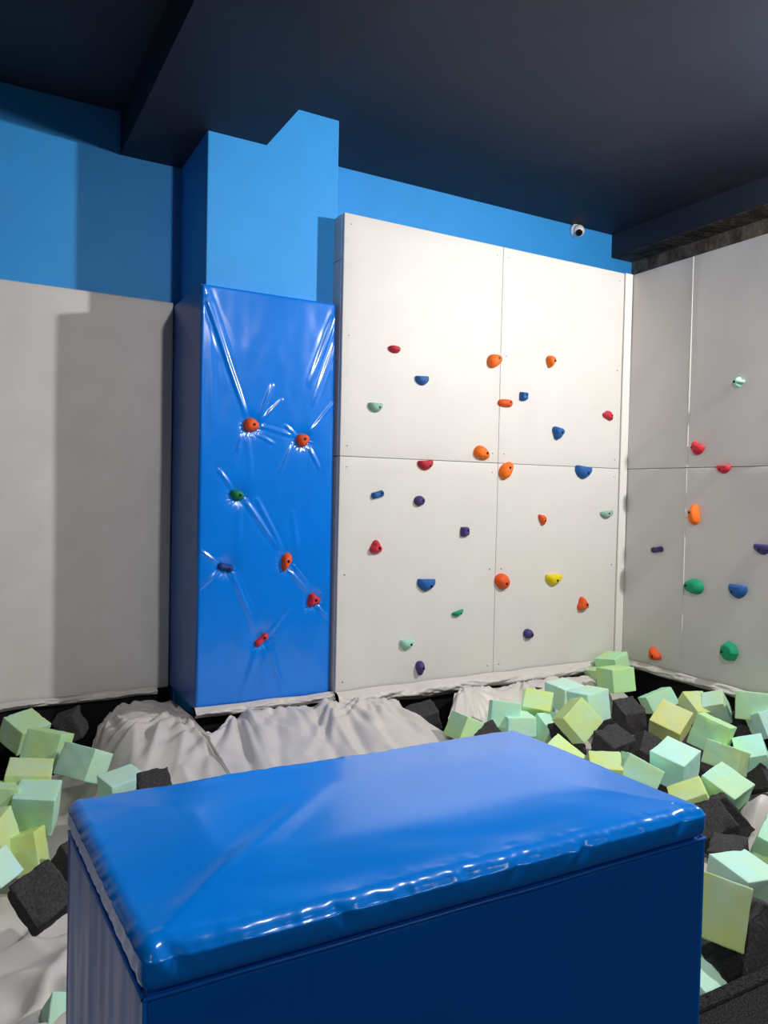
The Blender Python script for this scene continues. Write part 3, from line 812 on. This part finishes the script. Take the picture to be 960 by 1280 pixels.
o = link('mount', lathe([(0.048, 0), (0.05, 0.006), (0.05, 0.022), (0.044, 0.03)]), M['white_plastic'], sc_)
o.rotation_euler = (math.pi / 2, 0, 0)
sc_.scale = (1.12, 1.12, 1.12)
aim = Vector((-0.5, -0.75, -0.62)).normalized().to_track_quat('Z', 'Y').to_euler()
o = link('eyeball', lathe([(0.043 * math.sin(a), -0.043 * math.cos(a)) for a in [0.05 + i * 0.2 for i in range(13)]]), M['white_plastic'], sc_)
o.location = (0, -0.038, -0.008)
o.rotation_euler = aim
ln = link('lens', lathe([(0.024, 0.0), (0.024, 0.008), (0.014, 0.013)]), M['black_gloss'], sc_)
d = Vector((-0.5, -0.75, -0.62)).normalized()
ln.location = Vector((0, -0.038, -0.008)) + d * 0.034
ln.rotation_euler = aim

# ------------------------------------------------------------------ pit liner
EDGE = [(-2.2, 4.5), (-0.2, 4.45), (0.05, 4.35), (0.4, 4.28), (0.60, 4.24), (0.66, 4.42), (0.80, 4.54), (1.0, 4.58), (1.07, 4.5), (1.085, 4.2), (1.09, 3.86), (1.16, 3.86), (1.30, 3.985),
        (1.58, 3.988), (1.83, 3.985), (1.97, 3.945), (2.18, 3.94), (2.26, 3.88), (2.31, 3.70), (2.33, 3.50), (2.40, 3.52), (2.48, 3.66), (2.62, 3.80),
        (2.77, 3.88), (3.1, 3.94), (3.5, 3.94), (3.85, 3.86), (4.02, 3.68), (4.1, 3.5), (4.16, 3.3)]


def edge_y(x):
    for (a, b) in zip(EDGE, EDGE[1:]):
        if a[0] <= x <= b[0]:
            return a[1] + (b[1] - a[1]) * (x - a[0]) / (b[0] - a[0])
    return EDGE[-1][1] if x > 0 else EDGE[0][1]


def sstep(a, b, x):
    t = max(0, min(1, (x - a) / (b - a)))
    return t * t * (3 - 2 * t)


# points where the cloth is gathered and tied up: x, y, pleats per turn, phase, reach
TIES = [(1.03, 4.12, 17, 0.4, 0.30), (1.31, 3.99, 19, 1.3, 0.34), (1.60, 4.02, 15, 2.2, 0.26), (1.90, 3.99, 19, 0.2, 0.32), (2.08, 3.95, 17, 2.6, 0.28),
        (0.72, 4.38, 13, 0.9, 0.26), (2.72, 3.87, 19, 0.7, 0.22), (3.28, 3.93, 17, 1.9, 0.24), (0.10, 2.62, 9, 0.4, 0.4), (0.42, 2.05, 9, 2.0, 0.4), (3.6, 3.9, 15, 0.3, 0.2)]


def tri(t):
    return math.asin(0.97 * math.sin(t)) / 1.32


def pleats(x, y):
    num = 0.0
    den = 0.25
    wx = x + 0.03 * noise.noise(Vector((x * 3, y * 3, 11)))
    wy = y + 0.03 * noise.noise(Vector((x * 3, y * 3, 17)))
    for (tx, ty, n, ph, reach) in TIES:
        dx, dy = wx - tx, wy - ty
        r = math.hypot(dx, dy)
        if r > 3.2 * reach:
            continue
        w = math.exp(-(r / reach) ** 2)
        a = math.atan2(dy, dx)
        a += 0.22 * noise.noise(Vector((a * 2.1 + tx * 5, ty, 3)))
        amp = 0.036 * min(1.0, r / 0.16)
        irregular = 0.55 + 0.7 * abs(noise.noise(Vector((a * 3.0 + tx * 9, 1.0, ty))))
        num += w * amp * irregular * tri(a * n + ph)
        den += w
    return num / den


def liner_z(x, y):
    base = -0.04 - 0.26 * sstep(2.35, 2.9, x) * (1 - sstep(3.45, 3.8, y)) + 0.10 * sstep(2.4, 2.7, x) * sstep(3.5, 3.9, y)
    base -= 0.32 * sstep(1.15, 1.4, x) * (1 - sstep(1.7, 2.0, y))
    base += 0.09 * sstep(3.3, 4.0, y) * (1 - sstep(2.5, 3.0, x)) * sstep(0.55, 0.8, x)
    base -= 0.19 * (1 - sstep(0.35, 0.75, x)) * sstep(2.40, 2.55, y)
    base += 0.33 * math.exp(-((x - 2.98) / 0.22) ** 2 - ((y - 1.98) / 0.2) ** 2)
    base += 0.035 * sstep(3.6, 3.95, y) * sstep(1.1, 1.3, x) * (1 - sstep(2.2, 2.35, x))
    d = 0
    for (x0, y0, x1, y1, am, w) in LINER_FOLDS:
        if abs(x - (x0 + x1) / 2) > abs(x1 - x0) / 2 + 4 * w or abs(y - (y0 + y1) / 2) > abs(y1 - y0) / 2 + 4 * w:
            continue
        ds, t = seg_dist(x, y, x0, y0, x1, y1)
        d += 0.6 * am * (0.35 + 0.65 * math.sin(math.pi * min(1, 0.2 + 0.75 * t))) * math.exp(-abs(ds / w) ** (1.05 if am > 0 else 1.6))
    rz = 1 - abs(noise.noise(Vector((x * 4.2 + 3, y * 2.6, 0.4)))) * 2
    d += pleats(x, y) + 0.006 * rz + 0.016 * noise.noise(Vector((x * 2.1, y * 2.1, 2))) + 0.006 * noise.noise(Vector((x * 13, y * 9, 5)))
    return base + d


def liner_pt(u, v):
    x = -1.2 + (4.15 + 1.2) * u
    y0 = PIT_Y + 0.01
    ye = edge_y(x) - 0.012 + 0.012 * noise.noise(Vector((x * 9, 1, 0)))
    y = y0 + (ye - y0) * v
    z = liner_z(x, y)
    if v > 0.985:
        z -= 0.02
    return Vector((x, y, z))


o = link('pit_liner', gridmesh(420, 300, liner_pt), M['liner'])
tag(o, 'crumpled light grey vinyl liner spread over the foam pit', 'pit liner')


# ------------------------------------------------------------------ skirts along the wall bases
def skirt(name, label, p0, p1, nrm, height, seed, out=0.05, ncol=140, group='grey skirts along the pit walls'):
    p0, p1, nrm = Vector(p0), Vector(p1), Vector(nrm)
    L = (p1 - p0).length

    def fn(u, v):
        p = p0.lerp(p1, u)
        s = u * L
        hh = height * (1 + 0.25 * noise.noise(Vector((s * 2.2 + seed, 0, 0))))
        a = v * math.pi * 0.95
        off = 0.008 + out * math.sin(a) * (1 + 0.5 * noise.noise(Vector((s * 3 + seed, 1, 0))))
        wr = 0.026 * noise.noise(Vector((s * 7 + v * 3.2 + seed, v * 1.6, 3))) + 0.020 * (0.5 - abs(noise.noise(Vector((s * 11 - v * 5 + seed, v * 2, 7))))) + 0.006 * noise.noise(Vector((s * 30, v * 5, seed)))
        off += wr * math.sin(math.pi * min(1, v * 1.1))
        z = 0.012 - hh * v + 0.010 * noise.noise(Vector((s * 5 + seed, v * 2, 9)))
        return p + nrm * off + Vector((0, 0, z))
    o = link(name, gridmesh(ncol, 14, fn), M['liner'])
    return tag(o, label, 'skirt', group)


skirt('wall_skirt', 'wrinkled grey vinyl skirt along the foot of the white climbing wall', (1.90, YP, ZB), (XR - 0.01, YP, ZB), (0, -1, 0), 0.095, 2.1, 0.045, 320)
skirt('wall_skirt', 'grey vinyl skirt under the blue column pad', (px0 - 0.01, PADY - 0.002, pz0), (1.90, PADY - 0.002, pz0), (0, -1, 0), 0.055, 5.4, 0.028, 110)
skirt('wall_skirt', 'narrow grey vinyl skirt below the left wall mat', (-1.2, 4.598, 0.09), (1.02, 4.598, 0.09), (0, -1, 0), 0.045, 8.9, 0.02, 120)
skirt('wall_skirt', 'loose grey vinyl skirt along the foot of the side climbing wall', (XR - 0.002, YP - 0.02, ZB), (XR - 0.002, 1.4, ZB), (-1, 0, 0), 0.06, 12.2, 0.03, 200)

# ------------------------------------------------------------------ blue vinyl box
bx = empty('vaulting_box', (0.5957, 1.032, 0.0), 'large glossy blue vinyl covered foam box in the foreground', 'foam box')
bx.rotation_euler = (0, 0, math.radians(-0.95))
BW, BD, BH, LID, SHEAR = 0.880, 0.462, 0.812, 0.058, 0.066


def lid_disp(q, n):
    x, y, z = q
    ex, ey = BW / 2 - abs(x), BD / 2 - abs(y)
    if n.z > 0.2:
        e = max(0.0, min(ex, ey))
        # pillow crown and diagonal pull from the near left corner
        q = q + Vector((0, 0, 0.010 * sstep(0, 0.16, e) - 0.005))
        ds, t = seg_dist(x, y, -BW / 2 + 0.02, -BD / 2 + 0.02, -0.05, 0.10)
        side = (x + BW / 2) * 0.25 - (y + BD / 2) * 0.39
        q.z += 0.0035 * math.exp(-(ds / 0.02) ** 2) * math.sin(math.pi * min(1, 0.1 + 0.9 * t))
        q.z += -0.0035 * sstep(-0.02, 0.09, side) * math.exp(-(ds / 0.12) ** 2)
        q.z += 0.0022 * noise.noise(Vector((x * 4.2, y * 6, 1.7)))
        q.z += 0.0010 * noise.noise(Vector((x * 9 + y * 9, y * 22, 4.2))) * sstep(0.16, 0.02, ey)
    # gathered edge along the front and left
    g = noise.noise(Vector((x * 22, y * 22, 0.3))) * 0.5 + noise.noise(Vector((x * 45, z * 30, 2.3))) * 0.3
    k = math.exp(-((z - LID / 2 + 0.008) / 0.012) ** 2) * max(math.exp(-(max(0, ey) / 0.022) ** 2), 0.25 * math.exp(-(max(0, ex) / 0.02) ** 2))
    g2 = noise.noise(Vector((x * 70, y * 70, z * 25)))
    q = q + n * ((0.0048 * g + 0.0016 * g2) * k)
    if n.x < -0.4:
        q.x += 0.0016 * noise.noise(Vector((1, y * 60 + z * 45, z * 14)))
    if y < 0 and ey < 0.03:
        for (cx, am, sl) in ((0.17, 0.006, 0.5), (0.155, -0.004, 0.9), (0.37, 0.004, 1.0), (-0.40, 0.004, -0.5), (0.05, 0.003, 0.7), (-0.2, 0.003, -0.6)):
            ds = abs((x - cx) - sl * (z - 0.0))
            q = q + Vector((0, am * math.exp(-(ds / 0.011) ** 2) * sstep(-LID / 2, LID / 4, z), 0))
    if n.y < -0.3:
        q.y -= 0.003 * math.sin(math.pi * min(1, max(0, (z + LID / 2) / LID)))
    q.x -= SHEAR * q.y
    return q


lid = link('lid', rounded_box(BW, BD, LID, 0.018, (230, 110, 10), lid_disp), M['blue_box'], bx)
lid.location = (0, 0, BH - LID / 2)
TB = BH - LID


def body_disp(q, n):
    x, y, z = q
    tp = 0.004 * (0.5 - (z + TB / 2) / TB)
    q = q + Vector((-math.copysign(tp, x) if abs(x) > 0.3 else 0, 0, 0))
    if n.x < -0.5:
        q.x += -0.004 * noise.noise(Vector((y * 22 + z * 3, z * 1.6, 2.2))) - 0.003 * noise.noise(Vector((y * 50, z * 2.4, 8)))
    if n.y < -0.5:
        q.y += 0.003 * noise.noise(Vector((x * 5, z * 2, 4)))
    q.x -= SHEAR * q.y
    return q


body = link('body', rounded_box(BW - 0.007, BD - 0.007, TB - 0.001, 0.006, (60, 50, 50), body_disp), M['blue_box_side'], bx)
body.location = (0, 0, (TB - 0.001) / 2)


def tube(path, r, seg=8, closed=False):
    verts, faces = [], []
    n = len(path)
    for i, p in enumerate(path):
        p = Vector(p)
        a, b = Vector(path[max(0, i - 1)]), Vector(path[min(n - 1, i + 1)])
        d = (b - a).normalized()
        s = d.cross(Vector((0, 0, 1)))
        if s.length < 1e-3:
            s = d.cross(Vector((1, 0, 0)))
        s.normalize()
        t = d.cross(s)
        for k in range(seg):
            an = 2 * math.pi * k / seg
            verts.append(p + s * (r * math.cos(an)) + t * (r * math.sin(an)))
    for i in range(n - 1):
        for k in range(seg):
            a, b = i * seg + k, i * seg + (k + 1) % seg
            faces.append((a, b, b + seg, a + seg))
    return mesh_from(verts, faces, 'tube', True)


hw, hd = BW / 2 - 0.003, BD / 2 - 0.003
path = []
for (a, b) in (((-hw, -hd), (hw, -hd)), ((hw, -hd), (hw, hd)), ((hw, hd), (-hw, hd)), ((-hw, hd), (-hw, -hd))):
    for i in range(24):
        t = i / 24
        path.append((a[0] + (b[0] - a[0]) * t - SHEAR * (a[1] + (b[1] - a[1]) * t), a[1] + (b[1] - a[1]) * t, TB + 0.0015 * noise.noise(Vector((a[0] + t * 8, a[1], 3)))))
path.append(path[0])
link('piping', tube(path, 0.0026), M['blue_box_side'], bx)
for sx in (-1, 1):
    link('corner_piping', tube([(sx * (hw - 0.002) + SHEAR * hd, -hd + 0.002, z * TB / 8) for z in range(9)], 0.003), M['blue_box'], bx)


def flap_pt(u, v):
    z = TB + 0.002 - (TB - 0.02) * v
    y = BD / 2 - 0.045 + 0.044 * u
    xx = -BW / 2 + 0.004 - 0.003 * u - 0.002 * math.sin(u * 7 + 0.5) - 0.002 * noise.noise(Vector((u * 3, v * 4, 1)))
    return Vector((xx + 0.004 - SHEAR * y, y, z))


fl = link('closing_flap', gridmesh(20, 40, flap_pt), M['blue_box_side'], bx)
sm = fl.modifiers.new('thickness', 'SOLIDIFY')
sm.thickness = 0.003

# ------------------------------------------------------------------ foam cubes
rb = random.Random(11)
for (bx_, by_, lb_) in ((2.95, 2.55, 'charcoal foam sliver showing left of the very pale aqua cube base'),
                        (3.6, 2.75, 'charcoal foam cube in the slot between pale aqua and mid green cubes'),
                        (3.75, 2.55, 'charcoal foam cube low at the right frame edge above the liner'),
                        (3.1, 3.3, 'charcoal foam sliver under the tip of the tilted yellow-green cube'),
                        (3.6, 3.45, 'charcoal foam cube in the shade under the leaning mint cube'),
                        (3.95, 3.45, 'charcoal foam sliver left of the bright yellow topped cube'),
                        (3.9, 3.2, 'charcoal foam sliver between the yellow topped cube and the leaning green one')):
    CUBES.append(('k', (bx_, by_, -0.18), (0.155, 0.15, 0.15),
                  (rb.uniform(0.5, 1), rb.uniform(-0.4, 0.4), rb.uniform(-0.4, 0.4), rb.uniform(-1, 1)), lb_))
FC = {'g': (188, 229, 166), 'm': (190, 236, 214), 'a': (198, 247, 244), 'y': (212, 227, 146), 'k': (48, 47, 50), 'Y': (224, 218, 108), 'o': (188, 204, 136)}  # olive entry darkens yellow-green to paint shade on a turned-away face


def foam_mesh(dims, seed, dark):
    rnd = random.Random(seed)
    off = Vector((rnd.uniform(0, 50), rnd.uniform(0, 50), rnd.uniform(0, 50)))
    amp = 0.006 if dark else 0.0022
    chips = []
    for _ in range(rnd.randint(3, 5) if dark else rnd.randint(1, 3)):
        c = [rnd.choice((-0.5, 0.5)) * dims[k] for k in range(3)]
        k = rnd.randint(0, 2)
        c[k] = rnd.uniform(-0.45, 0.45) * dims[k]
        chips.append((Vector(c), rnd.uniform(0.006, 0.014) * (1.7 if dark else 1)))
    pits = []
    if dark:
        for _ in range(9):
            ax = rnd.randint(0, 2)
            c = [rnd.uniform(-0.4, 0.4) * dims[k] for k in range(3)]
            c[ax] = rnd.choice((-0.5, 0.5)) * dims[ax]
            pits.append((Vector(c), rnd.uniform(0.007, 0.013)))
    skew = Vector((rnd.uniform(-0.05, 0.05), rnd.uniform(-0.05, 0.05), rnd.uniform(-0.05, 0.05)))

    def disp(q, n):
        r = q + n * (amp * noise.noise(q * 22 + off) + amp * 0.5 * noise.noise(q * 60 + off))
        for (c, s) in chips:
            d = (q - c).length
            if d < s * 1.6:
                r -= n * (0.5 * s * (1 - d / (1.6 * s)))
        for (c, s) in pits:
            d = (q - c).length
            if d < s:
                r -= n * (0.010 * (1 - d / s) ** 0.5)
        r.x += skew.x * q.y
        r.y += skew.y * q.z
        return r
    return rounded_box(dims[0], dims[1], dims[2], 0.004 if not dark else 0.006, 12 if dark else 9, disp, smooth=False)


for i, (kind, loc, dims, quat, label) in enumerate(CUBES):
    me = foam_mesh(dims, 100 + i, kind == 'k')
    me.polygons.foreach_set('use_smooth', [True] * len(me.polygons))
    o = link('foam_cube', me, M['foam_dark'] if kind == 'k' else M['foam'])
    o.location = loc
    o.rotation_mode = 'QUATERNION'
    o.rotation_quaternion = Quaternion(quat).normalized()
    rr = random.Random(i * 7 + 1)
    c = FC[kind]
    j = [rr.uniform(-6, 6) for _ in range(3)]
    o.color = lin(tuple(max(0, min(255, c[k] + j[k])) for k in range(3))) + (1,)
    tag(o, label, 'foam cube', 'foam cubes in the pit')
